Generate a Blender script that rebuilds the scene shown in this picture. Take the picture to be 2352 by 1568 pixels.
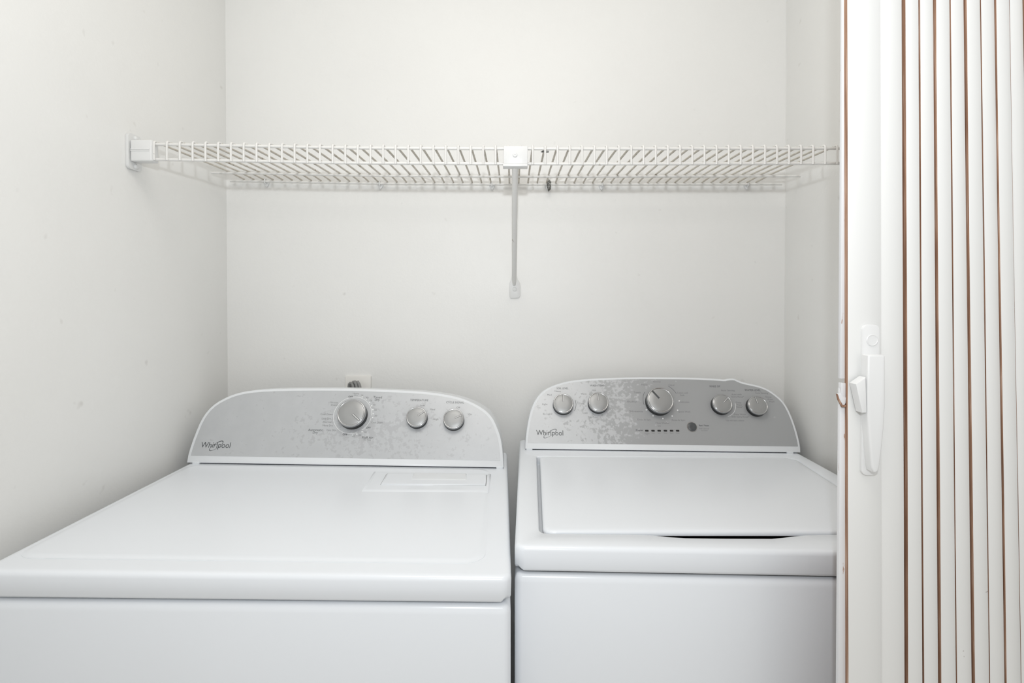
import bpy, bmesh, math, random
from mathutils import Vector, Matrix, Euler
for o in list(bpy.data.objects):
    bpy.data.objects.remove(o, do_unlink=True)
scene = bpy.context.scene
COL = scene.collection
random.seed(7)

# ------------------------------------------------------------------ camera
FPX, CX, HOR = 1257.0, 1180.0, 700.0            # focal length in pixels, principal column, horizon row (2352 x 1568)
PITCH = math.radians(0.7)
CY = HOR + FPX * math.tan(PITCH)
H = 1.28                                         # lens height above the floor
cam_d = bpy.data.cameras.new('camera')
cam = bpy.data.objects.new('camera', cam_d); COL.objects.link(cam)
cam.location = (0, 0, H); cam.rotation_euler = (math.pi / 2 - PITCH, 0, 0)
cam_d.sensor_width = 36.0; cam_d.lens = FPX / 2352 * 36.0
cam_d.shift_x = (1176 - CX) / 2352; cam_d.shift_y = (CY - 784) / 2352
cam_d.clip_start = 0.02; cam_d.clip_end = 50
scene.camera = cam

# ------------------------------------------------------------------ light
scene.view_settings.view_transform = 'Standard'
scene.view_settings.look = 'None'
scene.view_settings.exposure = 0.0
scene.view_settings.gamma = 1.0
scene.view_settings.use_curve_mapping = False
world = bpy.data.worlds.new('world'); scene.world = world
world.use_nodes = True
wt = world.node_tree; bg = wt.nodes['Background']
W_UP, W_DOWN = 0.72, 0.80                        # ambient light; lower half raised as added fill for door foot and machine fronts
_tc = wt.nodes.new('ShaderNodeTexCoord'); _sx = wt.nodes.new('ShaderNodeSeparateXYZ'); _mr = wt.nodes.new('ShaderNodeMapRange')
wt.links.new(_tc.outputs['Generated'], _sx.inputs[0]); wt.links.new(_sx.outputs['Z'], _mr.inputs['Value'])
_mr.inputs['From Min'].default_value = -0.25; _mr.inputs['From Max'].default_value = 0.25
_mr.inputs['To Min'].default_value = W_DOWN; _mr.inputs['To Max'].default_value = W_UP
wt.links.new(_mr.outputs[0], bg.inputs[1])
bg.inputs[0].default_value = (0.985, 0.975, 0.945, 1)


def area(name, loc, aim, size, power, color=(1, 1, 1), shape='SQUARE', size_y=None):
    l = bpy.data.lights.new(name, 'AREA'); l.energy = power; l.size = size; l.shape = shape; l.color = color
    if size_y: l.shape = 'RECTANGLE'; l.size_y = size_y
    o = bpy.data.objects.new(name, l); COL.objects.link(o); o.location = loc
    d = Vector(aim) - Vector(loc); o.rotation_euler = d.to_track_quat('-Z', 'Y').to_euler()
    return o


flash = area('camera_flash', (0.0, -0.06, H + 0.218), (0, 1.0, 2.2), 0.03, 7.3, (0.94, 0.98, 1.02), 'DISK')
area('room_ceiling_lamp', (-0.05, 0.35, 2.40), (0.0, 0.35, 0.6), 0.6, 6.6, (1.0, 0.95, 0.89))
area('closet_fill_light', (0.0, 1.0, 2.425), (0.0, 1.0, 0.6), 1.35, 1.15, (1.0, 0.94, 0.86), 'RECTANGLE', 0.3)  # added fill without a fixture, lifts the upper walls and corners


# ------------------------------------------------------------------ rays: a photographed point on a known plane of the place
def ray(px, py):
    dx = (px - CX) / FPX; dy = (CY - py) / FPX
    s, c = math.sin(PITCH), math.cos(PITCH)
    return Vector((0, 0, H)), Vector((dx, c + dy * s, -s + dy * c))


def at_depth(px, py, y):
    o, d = ray(px, py); t = (y - o.y) / d.y
    return o + d * t


def hit(px, py, p0, n):
    o, d = ray(px, py); t = (p0 - o).dot(n) / d.dot(n)
    return o + d * t


# ------------------------------------------------------------------ materials
def mat(name, color, rough=0.5, metal=0.0, spec=0.5, coat=0.0):
    m = bpy.data.materials.new(name); m.use_nodes = True
    b = m.node_tree.nodes['Principled BSDF']
    b.inputs['Base Color'].default_value = (*color, 1); b.inputs['Roughness'].default_value = rough
    b.inputs['Metallic'].default_value = metal; b.inputs['Specular IOR Level'].default_value = spec
    b.inputs['Coat Weight'].default_value = coat
    return m


def nd(m, typ, **kw):
    n = m.node_tree.nodes.new(typ)
    for k, v in kw.items(): setattr(n, k, v)
    return n


def lk(m, a, ao, b, bi): m.node_tree.links.new(a.outputs[ao], b.inputs[bi])


def coords(m, scale=(1, 1, 1), kind='Object'):
    t = nd(m, 'ShaderNodeTexCoord'); p = nd(m, 'ShaderNodeMapping'); p.inputs['Scale'].default_value = scale
    lk(m, t, kind, p, 'Vector'); return p


def noise(m, src, scale, detail=4, rough=0.55):
    n = nd(m, 'ShaderNodeTexNoise'); n.inputs['Scale'].default_value = scale
    n.inputs['Detail'].default_value = detail; n.inputs['Roughness'].default_value = rough
    if src: lk(m, src, 0, n, 'Vector')
    return n


def ramp(m, src, out, stops):
    r = nd(m, 'ShaderNodeValToRGB'); e = r.color_ramp.elements
    while len(e) < len(stops): e.new(0.5)
    for q, (p, c) in zip(e, stops): q.position = p; q.color = (*c, 1) if len(c) == 3 else c
    lk(m, src, out, r, 'Fac'); return r


def mix(m, fac, a, b):
    x = nd(m, 'ShaderNodeMix', data_type='RGBA')
    if isinstance(fac, tuple): lk(m, fac[0], fac[1], x, 0)
    else: x.inputs[0].default_value = fac
    for s, v in ((6, a), (7, b)):
        if isinstance(v, tuple) and len(v) == 2: lk(m, v[0], v[1], x, s)
        else: x.inputs[s].default_value = (*v, 1)
    return x


def bump(m, src, strength, dist):
    b = nd(m, 'ShaderNodeBump'); b.inputs['Strength'].default_value = strength; b.inputs['Distance'].default_value = dist
    lk(m, src, 0, b, 'Height'); lk(m, b, 0, m.node_tree.nodes['Principled BSDF'], 'Normal')


def base(m, n, out): lk(m, n, out, m.node_tree.nodes['Principled BSDF'], 'Base Color')


def wall_paint(name, c):
    m = mat(name, c, 0.42, spec=0.35)
    co = coords(m)
    big = noise(m, co, 2.2, 3)
    r = ramp(m, big, 0, [(0.3, tuple(v * 0.975 for v in c)), (0.7, tuple(min(1, v * 1.01) for v in c))])
    sp = noise(m, co, 34, 2, 0.4)
    f = ramp(m, sp, 0, [(0.0, (0, 0, 0)), (0.250, (0, 0, 0))]); f.color_ramp.elements[0].color = (0.75, 0.75, 0.75, 1)
    f.color_ramp.elements[1].position = 0.262
    x = mix(m, (f, 0), (r, 0), (0.33, 0.30, 0.26)); base(m, x, 2)
    bump(m, noise(m, co, 120, 3, 0.6), 0.10, 0.004)
    return m


M = {}
M['wall'] = wall_paint('wall_paint', (0.778, 0.778, 0.762))
M['ceiling'] = mat('ceiling_paint', (0.82, 0.81, 0.78), 0.7)
M['floor'] = mat('floor_vinyl', (0.36, 0.31, 0.25), 0.45)
_c = coords(M['floor'], (1, 6, 1)); base(M['floor'], ramp(M['floor'], noise(M['floor'], _c, 6, 5), 0, [(0.3, (0.46, 0.42, 0.36)), (0.7, (0.58, 0.54, 0.47))]), 0)
M['enamel'] = mat('white_enamel', (0.78, 0.812, 0.853), 0.22, spec=0.45)
M['plastic'] = mat('white_plastic', (0.76, 0.785, 0.81), 0.28)
M['dark'] = mat('black_plastic', (0.012, 0.013, 0.014), 0.35)
M['rubber_gap_shade'] = mat('dark_rubber_and_gap_shade', (0.02, 0.02, 0.022), 0.8, spec=0.1)  # rubber of the feet, and shade painted into seams and gaps
M['ink'] = mat('grey_print', (0.055, 0.06, 0.065), 0.5)
M['faded'] = mat('faded_print', (0.20, 0.205, 0.21), 0.5)
M['white_ink'] = mat('white_print', (0.85, 0.86, 0.87), 0.5)
M['knob'] = mat('brushed_silver_plastic', (0.35, 0.355, 0.355), 0.40, metal=0.45)
M['chrome'] = mat('bright_silver_rim', (0.47, 0.475, 0.48), 0.2, metal=0.9)
M['pointer'] = mat('pointer_line', (0.66, 0.66, 0.655), 0.3)
M['button'] = mat('dark_grey_button', (0.075, 0.08, 0.085), 0.35)
M['wire'] = mat('white_vinyl_coating', (0.70, 0.695, 0.675), 0.35)
_c = coords(M['wire']); _n = noise(M['wire'], _c, 60, 3, 0.5)
_f = ramp(M['wire'], _n, 0, [(0.22, (0.8, 0.8, 0.8)), (0.31, (0, 0, 0))])
base(M['wire'], mix(M['wire'], (_f, 0), (0.70, 0.695, 0.675), (0.20, 0.155, 0.11)), 2)
M['dusty_wire'] = mat('dusty_vinyl_coating', (0.50, 0.46, 0.40), 0.6, spec=0.2)
_c = coords(M['dusty_wire']); base(M['dusty_wire'], ramp(M['dusty_wire'], noise(M['dusty_wire'], _c, 70, 4, 0.6), 0, [(0.28, (0.18, 0.145, 0.105)), (0.36, (0.55, 0.515, 0.45)), (0.7, (0.66, 0.63, 0.575))]), 0)
M['bracket'] = mat('white_bracket_plastic', (0.69, 0.695, 0.69), 0.35)
M['cover'] = mat('cream_outlet_plastic', (0.77, 0.76, 0.73), 0.35)
M['cord'] = mat('grey_cord_rubber', (0.24, 0.24, 0.235), 0.5)
M['dust'] = mat('grey_dust', (0.10, 0.10, 0.095), 0.95)
_c = coords(M['dust']); base(M['dust'], ramp(M['dust'], noise(M['dust'], _c, 300, 3), 0, [(0.4, (0.06, 0.06, 0.055)), (0.65, (0.45, 0.45, 0.43))]), 0)
M['door'] = mat('white_door_paint', (0.745, 0.748, 0.738), 0.33)
_c = coords(M['door']); _f = ramp(M['door'], noise(M['door'], _c, 42, 3, 0.5), 0, [(0.235, (0.8, 0.8, 0.8)), (0.25, (0, 0, 0))])
base(M['door'], mix(M['door'], (_f, 0), (0.745, 0.748, 0.738), (0.30, 0.25, 0.21)), 2)
M['handle'] = mat('white_handle_plastic', (0.70, 0.705, 0.705), 0.3)
M['wood'] = mat('brown_wood_edge', (0.30, 0.15, 0.08), 0.6)
_c = coords(M['wood'], (40, 40, 1.2)); base(M['wood'], ramp(M['wood'], noise(M['wood'], _c, 9, 5), 0, [(0.3, (0.17, 0.085, 0.05)), (0.55, (0.32, 0.185, 0.12)), (0.75, (0.52, 0.38, 0.30))]), 0)
M['chipped'] = mat('chipped_white_paint', (0.8, 0.8, 0.8), 0.45)
_c = coords(M['chipped'], (60, 60, 8)); _f = ramp(M['chipped'], noise(M['chipped'], _c, 3, 6, 0.65), 0, [(0.0, (1, 1, 1)), (0.345, (0, 0, 0))]); _f.color_ramp.elements[0].position = 0.325
base(M['chipped'], mix(M['chipped'], (_f, 0), (0.68, 0.685, 0.70), (0.34, 0.19, 0.12)), 2)


def silver_panel(name, c_lo, c_hi, centre, reach, grey, amount, one_sided=False):
    """satin silver print, worn and blotchy round the main dial (local metres); one_sided: reflection painted in, pale left to grey right, broken by wear"""
    m = mat(name, c_hi, 0.36, metal=0.25, spec=0.5)
    t = nd(m, 'ShaderNodeTexCoord')
    d = nd(m, 'ShaderNodeVectorMath', operation='SUBTRACT'); lk(m, t, 'Object', d, 0); d.inputs[1].default_value = (centre[0], 0, centre[1])
    s = nd(m, 'ShaderNodeVectorMath', operation='MULTIPLY'); lk(m, d, 0, s, 0); s.inputs[1].default_value = (1 / reach[0], 0, 1 / reach[1])
    co = coords(m)
    n1 = noise(m, co, 105, 4, 0.6); n2 = noise(m, co, 30, 4, 0.6)
    if one_sided:  # ramp along x puts the panel's left-hand reflection into its colour
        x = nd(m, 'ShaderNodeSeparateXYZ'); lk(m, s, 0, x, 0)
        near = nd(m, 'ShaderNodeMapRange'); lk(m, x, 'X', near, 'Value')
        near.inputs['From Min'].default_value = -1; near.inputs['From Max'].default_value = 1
    else:
        ln = nd(m, 'ShaderNodeVectorMath', operation='LENGTH'); lk(m, s, 0, ln, 0)
        near = ramp(m, ln, 'Value', [(0.15, (1, 1, 1)), (1.0, (0, 0, 0))])
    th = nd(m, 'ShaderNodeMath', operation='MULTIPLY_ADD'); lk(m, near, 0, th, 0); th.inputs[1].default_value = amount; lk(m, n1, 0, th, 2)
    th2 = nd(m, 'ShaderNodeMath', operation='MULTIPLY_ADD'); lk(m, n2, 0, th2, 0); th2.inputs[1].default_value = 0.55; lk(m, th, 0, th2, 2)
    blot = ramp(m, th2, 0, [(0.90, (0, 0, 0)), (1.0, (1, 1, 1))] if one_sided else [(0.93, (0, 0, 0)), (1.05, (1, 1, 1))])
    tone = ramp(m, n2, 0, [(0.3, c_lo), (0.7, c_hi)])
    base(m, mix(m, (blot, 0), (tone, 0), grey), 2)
    return m


# ------------------------------------------------------------------ mesh helpers
def bm_obj(name, bm, mats, parent=None, smooth=True, angle=35):
    me = bpy.data.meshes.new(name)
    bmesh.ops.recalc_face_normals(bm, faces=bm.faces)
    bm.to_mesh(me); bm.free()
    for m in (mats if isinstance(mats, (list, tuple)) else [mats]): me.materials.append(m)
    if smooth:
        me.polygons.foreach_set('use_smooth', [True] * len(me.polygons))
        me.set_sharp_from_angle(angle=math.radians(angle))
    o = bpy.data.objects.new(name, me); COL.objects.link(o)
    if parent: o.parent = parent
    return o


def tag(o, label=None, cat=None, group=None, kind=None):
    if label: o['label'] = label
    if cat: o['category'] = cat
    if group: o['group'] = group
    if kind: o['kind'] = kind
    return o


def empty(name, loc, label, cat, group=None, rot=None):
    o = bpy.data.objects.new(name, None); COL.objects.link(o); o.location = loc; o.empty_display_size = 0.05
    if rot is not None: o.rotation_euler = rot
    return tag(o, label, cat, group)


def box(bm, lo, hi, bev=0.0, seg=2, mi=0, tf=None):
    r = bmesh.ops.create_cube(bm, size=1.0)
    vs = r['verts']
    for v in vs:
        v.co = Vector([lo[i] + (v.co[i] + 0.5) * (hi[i] - lo[i]) for i in range(3)])
    fs = {f for v in vs for f in v.link_faces}
    for f in fs: f.material_index = mi
    if bev > 0:
        es = list({e for v in vs for e in v.link_edges})
        r = bmesh.ops.bevel(bm, geom=es, offset=bev, segments=seg, profile=0.5, affect='EDGES', clamp_overlap=True)
        for f in r['faces']: f.material_index = mi
        vs = list({v for f in bm.faces if f in fs or f in r['faces'] for v in f.verts}) if tf else vs
    if tf:
        for v in vs: v.co = tf @ v.co
    return vs


def tube(bm, pts, r, seg=8, mi=0, radii=None):
    """round bar along a polyline"""
    pts = [Vector(p) for p in pts]; n = len(pts); rings = []
    up = None
    for i, p in enumerate(pts):
        t = (pts[min(i + 1, n - 1)] - pts[max(i - 1, 0)]).normalized()
        if up is None:
            up = Vector((0, 0, 1)) if abs(t.z) < 0.9 else Vector((0, 1, 0))
        a = t.cross(up).normalized(); b = a.cross(t).normalized(); up = b
        rr = radii[i] if radii else r
        rings.append([bm.verts.new(p + (a * math.cos(2 * math.pi * k / seg) + b * math.sin(2 * math.pi * k / seg)) * rr) for k in range(seg)])
    for q in range(n - 1):
        for k in range(seg):
            f = bm.faces.new((rings[q][k], rings[q][(k + 1) % seg], rings[q + 1][(k + 1) % seg], rings[q + 1][k])); f.material_index = mi
    for ring in (rings[0], rings[-1]):
        f = bm.faces.new(ring); f.material_index = mi


def prism(bm, poly, direction, bev=0.0, mi=0, seg=2):
    """solid from a polygon of 3-D points swept along a vector"""
    a = [bm.verts.new(Vector(p)) for p in poly]; b = [bm.verts.new(Vector(p) + Vector(direction)) for p in poly]
    fs = [bm.faces.new(a), bm.faces.new(list(reversed(b)))]
    n = len(poly)
    for i in range(n): fs.append(bm.faces.new((a[i], a[(i + 1) % n], b[(i + 1) % n], b[i])))
    for f in fs: f.material_index = mi
    bmesh.ops.recalc_face_normals(bm, faces=fs)
    if bev > 0:
        es = [e for e in fs[0].edges]
        r = bmesh.ops.bevel(bm, geom=es, offset=bev, segments=seg, profile=0.5, affect='EDGES', clamp_overlap=True)
        for f in r['faces']: f.material_index = mi


def loft(bm, loops, cap_first=True, cap_last=True, mis=None, closed=True):
    rows = [[bm.verts.new(Vector(p)) for p in L] for L in loops]
    n = len(rows[0])
    for q in range(len(rows) - 1):
        for k in range(n if closed else n - 1):
            f = bm.faces.new((rows[q][k], rows[q][(k + 1) % n], rows[q + 1][(k + 1) % n], rows[q + 1][k]))
            if mis: f.material_index = mis[q]
    if cap_first:
        f = bm.faces.new(rows[0])
        if mis: f.material_index = mis[0]
    if cap_last:
        f = bm.faces.new(rows[-1])
        if mis: f.material_index = mis[-1]
    return rows


def lathe(bm, prof, frame, seg=40, mis=None, cap=True):
    """profile [(radius, height)] turned about the z axis of frame"""
    loops = [[frame @ Vector((r * math.cos(2 * math.pi * k / seg), r * math.sin(2 * math.pi * k / seg), h)) for k in range(seg)] for r, h in prof]
    loft(bm, loops, cap, cap, mis)


def rrect(x0, x1, y0, y1, r, per=8):
    out = []
    for cx, cy, a0 in ((x1 - r, y1 - r, 0), (x0 + r, y1 - r, 90), (x0 + r, y0 + r, 180), (x1 - r, y0 + r, 270)):
        for k in range(per + 1):
            a = math.radians(a0 + 90 * k / per); out.append((cx + r * math.cos(a), cy + r * math.sin(a)))
    return out


# ------------------------------------------------------------------ the setting
XL, XR, YB = -0.7836, 0.7408, 1.497


def struct(name, lo, hi, m, label):
    bm = bmesh.new(); box(bm, lo, hi); o = bm_obj(name, bm, m, smooth=False)
    return tag(o, label, name.split('_')[0], kind='structure')


struct('floor', (-1.1, -0.3, -0.06), (1.1, YB + 0.1, 0.0), M['floor'], 'beige vinyl floor under the washer and dryer')
struct('wall_back', (XL - 0.1, YB, 0.0), (XR + 0.1, YB + 0.1, 2.44), M['wall'], 'off-white back wall of the laundry closet')
struct('wall_left', (XL - 0.1, 0.0, 0.0), (XL, YB, 2.44), M['wall'], 'off-white left wall of the laundry closet beside the dryer')
struct('wall_right', (XR, 0.60, 0.0), (XR + 0.1, YB, 2.44), M['wall'], 'off-white right wall of the laundry closet behind the folding door')
struct('ceiling', (XL - 0.1, 0.60, 2.44), (XR + 0.1, YB + 0.1, 2.50), M['ceiling'], 'white closet ceiling above the frame')

# ------------------------------------------------------------------ wire shelf
SY, SR = 1.12, 1.485                              # front lip and rear rod, distance from the lens plane


def lip_y(px):     # measured height of the slightly bowed lip
    k = [(300, 330.5), (430, 332.5), (800, 339.6), (1100, 341.3), (1380, 341.8), (1740, 341.2), (1960, 340.5)]
    for (a, ya), (b, yb) in zip(k, k[1:]):
        if px <= b: return ya + (yb - ya) * (px - a) / (b - a)
    return k[-1][1]


def lip_x(px): return at_depth(px, 340, SY).x
def lip_z(px): return at_depth(px, lip_y(px), SY).z


def bow(x): return lip_z(CX + x * FPX / SY) - lip_z(CX)       # height of the bow over the middle of the shelf


Z_TOP = lip_z(CX); LIP = 0.0305
Z_DECK = Z_TOP + 0.0052
shelf = empty('wire_shelf', (0, 1.3, Z_DECK), 'white wire shelf with a front lip spanning the back wall above the machines', 'shelf')
ROD = 0.0031


def rod(name, x0, x1, y, z):
    bm = bmesh.new(); n = 24
    pts = [(x0 + (x1 - x0) * i / n, y - 1.3, z + bow(x0 + (x1 - x0) * i / n) - Z_DECK) for i in range(n + 1)]
    tube(bm, pts, ROD, 10); return bm_obj(name, bm, M['wire'], shelf, angle=60)


XS0, XS1 = lip_x(357), lip_x(1920)
rod('top_lip_rod', XS0 - 0.012, XR - 0.012, SY, Z_TOP)
rod('bottom_lip_rod', XS0 - 0.012, XR - 0.012, SY, Z_TOP - LIP)
YM = 1.400
zm = at_depth(1180, 405, YM).z
rod('middle_rod', at_depth(486, 400, YM).x, at_depth(1838, 400, YM).x, YM, zm)
zr = at_depth(1180, 423, SR).z
rod('rear_rod', at_depth(529, 414, SR).x, at_depth(1796, 421, SR).x, SR, zr)
for i in range(56):
    px = 357 + 29.45 * i - (29.45 * 55 - 1563) / 55 ** 2 * i * i
    x = lip_x(px); b = bow(x) - Z_DECK
    bm = bmesh.new()
    zb = zr + ROD + 0.0022
    pts = [(x, SR + 0.003 - 1.3, zb + b), (x, YM - 1.3, zm + ROD + 0.0022 + b), (x, SY + 0.006 - 1.3, Z_DECK + b), (x, SY - 0.0015 - 1.3, Z_DECK + 0.0003 + b), (x, SY - 0.0042 - 1.3, Z_DECK - 0.0022 + b),
           (x, SY - 0.0046 - 1.3, Z_DECK - 0.006 + b), (x, SY - 0.0046 - 1.3, Z_TOP - LIP + b), (x, SY - 0.0042 - 1.3, Z_TOP - LIP - 0.0025 + b)]
    tube(bm, pts, 0.0023, 8)
    for f in bm.faces:
        if f.calc_center_median().y > SY - 1.3 + 0.012: f.material_index = 1
    bm_obj('deck_wire', bm, [M['wire'], M['dusty_wire']], shelf, angle=70)


def end_bracket(side, label):
    """wall cup that carries the end of the lip"""
    xw = XL if side < 0 else XR
    s = -side                                    # towards the shelf
    px = 330 if side < 0 else 1930
    zc = Z_TOP - LIP / 2 + bow(lip_x(px))
    t = empty('shelf_end_bracket', (xw, SY, zc), label, 'shelf bracket', 'end brackets of the wire shelf')
    bm = bmesh.new()
    pl = [(0, y, z) for y, z in rrect(-0.013, 0.026, -0.036, 0.036, 0.008, 5)]
    prism(bm, pl, (s * 0.007, 0, 0), 0.0015)
    bm_obj('wall_plate', bm, M['bracket'], t)
    bm = bmesh.new()
    L = XS0 - XL - 0.001 if side < 0 else 0.04
    xs = sorted((s * 0.009, s * L))
    box(bm, (xs[0], -0.011, -0.0215), (xs[1], 0.012, 0.0215), 0.0025, 3)
    xg = sorted((s * 0.010, s * (L - 0.004)))
    box(bm, (xg[0], -0.0122, 0.001), (xg[1], -0.0105, 0.0032), 0.0005, 2)
    box(bm, (xg[0], -0.0118, -0.0016), (xg[1], -0.0105, 0.0004), 0, 1)
    bm_obj('lip_socket', bm, M['bracket'], t)
    for z in (-0.0285, 0.0285):
        bm = bmesh.new()
        fr = Matrix.Translation((s * 0.0068, 0.008, z)) @ Matrix.Rotation(s * math.pi / 2, 4, 'Y')
        lathe(bm, [(0.0055, 0), (0.0055, 0.0014), (0.0038, 0.004), (0.001, 0.0046)], fr, 18)
        bm_obj('screw', bm, M['bracket'], t)
    return t


end_bracket(-1, 'white plastic bracket on the left wall holding the end of the wire shelf')
end_bracket(1, 'white plastic bracket on the right wall, mostly hidden by the folding door')

# diagonal brace under the middle of the shelf
pbox = at_depth(1184.5, 358, SY - 0.012)
brace = empty('shelf_support_brace', (pbox.x, YB, at_depth(1181, 664, YB - 0.004).z), 'white diagonal support pole from the wall up to the middle of the wire shelf', 'shelf brace')
B0 = brace.location.copy()
bm = bmesh.new()
a = at_depth(1157, 335, SY - 0.012); b = at_depth(1212, 376, SY - 0.012)
box(bm, Vector((a.x, SY - 0.012, b.z)) - B0, Vector((b.x, SY - 0.0075, a.z)) - B0, 0.0012, 2)
box(bm, Vector((a.x + 0.002, SY - 0.0085, a.z - 0.0032)) - B0, Vector((b.x - 0.002, SY + 0.010, a.z - 0.0006)) - B0, 0.0008, 2)
a2 = at_depth(1155, 376, SY - 0.013); b2 = at_depth(1212, 382, SY - 0.013)
box(bm, Vector((a2.x, SY - 0.014, b2.z)) - B0, Vector((b2.x, SY + 0.010, a2.z)) - B0, 0.0012, 2)
bm_obj('lip_clamp', bm, M['bracket'], brace)
bm = bmesh.new(); p = at_depth(1183, 356, SY - 0.012) - B0
lathe(bm, [(0.0048, 0), (0.0048, 0.0008), (0.0036, 0.0022), (0.0012, 0.0022), (0.0010, 0.0012)], Matrix.Translation(p) @ Matrix.Rotation(math.pi / 2, 4, 'X'), 20)
bm_obj('clamp_screw', bm, M['bracket'], brace)
bm = bmesh.new()
pt = at_depth(1183, 384, SY + 0.002) + Vector((0, 0, 0.006)); pb = at_depth(1181, 652, YB - 0.007)
tube(bm, [pt - B0, pt.lerp(pb, 0.5) - B0, pt.lerp(pb, 0.94) - B0, pb + Vector((0, 0, -0.001)) - B0], 0.0064, 16, radii=[0.0064, 0.0064, 0.0064, 0.0045])
bm_obj('pole', bm, M['wire'], brace, angle=60)
bm = bmesh.new()
ft = [(1175, 634), (1187, 634), (1189, 642), (1194, 650), (1195, 658), (1194.5, 680), (1192, 684), (1173, 685), (1170.5, 682), (1169.5, 660), (1170, 650), (1174, 642)]
prism(bm, [at_depth(x, y, YB - 0.0045) - B0 for x, y in ft], (0, 0.0042, 0), 0.001)
bm_obj('wall_foot', bm, M['bracket'], brace)
bm = bmesh.new(); p = at_depth(1182, 664, YB - 0.0045) - B0
lathe(bm, [(0.0062, 0), (0.006, 0.001), (0.004, 0.0022), (0.0014, 0.0022), (0.001, 0.0012)], Matrix.Translation(p) @ Matrix.Rotation(math.pi / 2, 4, 'X'), 20)
bm_obj('foot_screw', bm, M['bracket'], brace)

# clips that hold the rear rod
CLIPS = [(609, 'first wall clip from the left under the rear rod of the wire shelf'),
         (872, 'second wall clip from the left, halfway to the support pole'),
         (1130, 'white wall clip on the rear shelf rod just left of the support pole'),
         (1258, 'dirty wall clip under a grey dust clump, just right of the support pole'),
         (1383, 'white wall clip on the rear shelf rod right of the dust clump'),
         (1718, 'rightmost wall clip on the rear rod of the wire shelf')]
for px, lab in CLIPS:
    x = at_depth(px, 420, SR).x; z = zr + bow(x)
    t = empty('shelf_wall_clip', (x, YB, z), lab, 'shelf clip', 'wall clips along the rear shelf rod')
    bm = bmesh.new()
    prism(bm, [(xx, -0.0065, zz) for xx, zz in [(-0.0075, 0.004), (0.0075, 0.004), (0.0072, -0.004), (0.004, -0.0105), (0.0016, -0.0135), (-0.0016, -0.0135), (-0.004, -0.0105), (-0.0072, -0.004)]], (0, 0.0063, 0), 0.0012)
    bm_obj('clip_body', bm, M['bracket'], t)
    bm = bmesh.new()
    tube(bm, [(0, -0.006, 0.0055), (0, -0.012, 0.0058), (0, -0.0165, 0.003), (0, -0.0168, -0.002), (0, -0.013, -0.0055), (0, -0.007, -0.0065)], 0.0019, 8)
    bm_obj('rod_hook', bm, M['bracket'], t, angle=70)
    bm = bmesh.new()
    lathe(bm, [(0.0026, 0), (0.0024, 0.001), (0.0008, 0.0016)], Matrix.Translation((0, -0.0065, -0.008)) @ Matrix.Rotation(math.pi / 2, 4, 'X'), 14)
    bm_obj('nail_head', bm, M['bracket'], t)


def clump(name, c, size, seed, label):
    rnd = random.Random(seed); bm = bmesh.new()
    bmesh.ops.create_icosphere(bm, subdivisions=3, radius=1.0)
    for v in bm.verts:
        k = 1 + rnd.uniform(-0.42, 0.3)
        v.co = Vector((v.co.x * size[0] * k, v.co.y * size[1] * k, v.co.z * size[2] * k))
    o = bm_obj(name, bm, M['dust'], angle=180); o.location = c
    return tag(o, label, 'dust')


x = at_depth(1258, 420, SR).x
clump('dust_clump', (x + 0.003, SR - 0.011, zr + bow(x) - 0.004), (0.0055, 0.0045, 0.015), 3, 'grey dust clump hanging from the rear shelf rod right of the support pole')
xw = lip_x(1254.5)
clump('dust_clump', (xw - 0.002, SY + 0.003, Z_TOP - 0.0052), (0.0075, 0.0020, 0.0022), 5, 'small dark dust smudge under the top lip rod right of the clamp')

# ------------------------------------------------------------------ outlet and cord behind the dryer
oc = at_depth(823.5, 912, YB)
outlet = empty('wall_outlet', (oc.x, YB, oc.z), 'cream outlet cover plate on the back wall, half hidden behind the dryer', 'outlet')
bm = bmesh.new()
prism(bm, [(u, -0.006, v) for u, v in rrect(-0.0357, 0.0357, -0.0575, 0.0595, 0.004, 4)], (0, 0.0058, 0), 0.0022)
bm_obj('cover_plate', bm, M['cover'], outlet)
bm = bmesh.new()
lathe(bm, [(0.0255, 0), (0.0255, 0.002), (0.023, 0.003), (0.002, 0.003)], Matrix.Translation((0, -0.006, 0)) @ Matrix.Rotation(math.pi / 2, 4, 'X'), 32)
bm_obj('socket_face', bm, M['cover'], outlet)
for z in (-0.045, 0.047):
    bm = bmesh.new()
    lathe(bm, [(0.003, 0), (0.003, 0.0006), (0.001, 0.0012)], Matrix.Translation((0, -0.006, z)) @ Matrix.Rotation(math.pi / 2, 4, 'X'), 14)
    bm_obj('screw', bm, M['cover'], outlet)
cord = empty('power_cord', (oc.x, YB, 0.4), 'grey flat three-strand power cord looping out of the cream outlet', 'cord')
bm = bmesh.new(); zc = oc.z - 0.4
box(bm, (-0.017, -0.040, zc - 0.016), (0.017, -0.0095, zc + 0.022), 0.006, 3)
bm_obj('plug', bm, M['cord'], cord)
for k in range(3):
    bm = bmesh.new(); ox = (k - 1) * 0.0085
    top = zc + 0.0475 - 0.0035 * (k == 0) - 0.001 * (k == 2)
    pts = [(ox - 0.010, -0.026, zc + 0.018), (ox - 0.0095, -0.027, zc + 0.030), (ox - 0.008, -0.029, zc + 0.040), (ox - 0.0045, -0.031, top - 0.001), (ox - 0.001, -0.033, top), (ox + 0.003, -0.0345, top - 0.006), (ox + 0.006, -0.036, top - 0.016), (ox + 0.009, -0.036, zc + 0.012),
           (ox + 0.011, -0.036, zc - 0.06), (ox + 0.010, -0.034, zc - 0.25), (ox + 0.010, -0.034, -0.30)]
    tube(bm, pts, 0.0041, 10); bm_obj('strand', bm, M['cord'], cord, angle=70)


# ------------------------------------------------------------------ machines
FONT = bpy.data.fonts.load('<builtin>') if '<builtin>' in bpy.data.fonts else None


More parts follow.
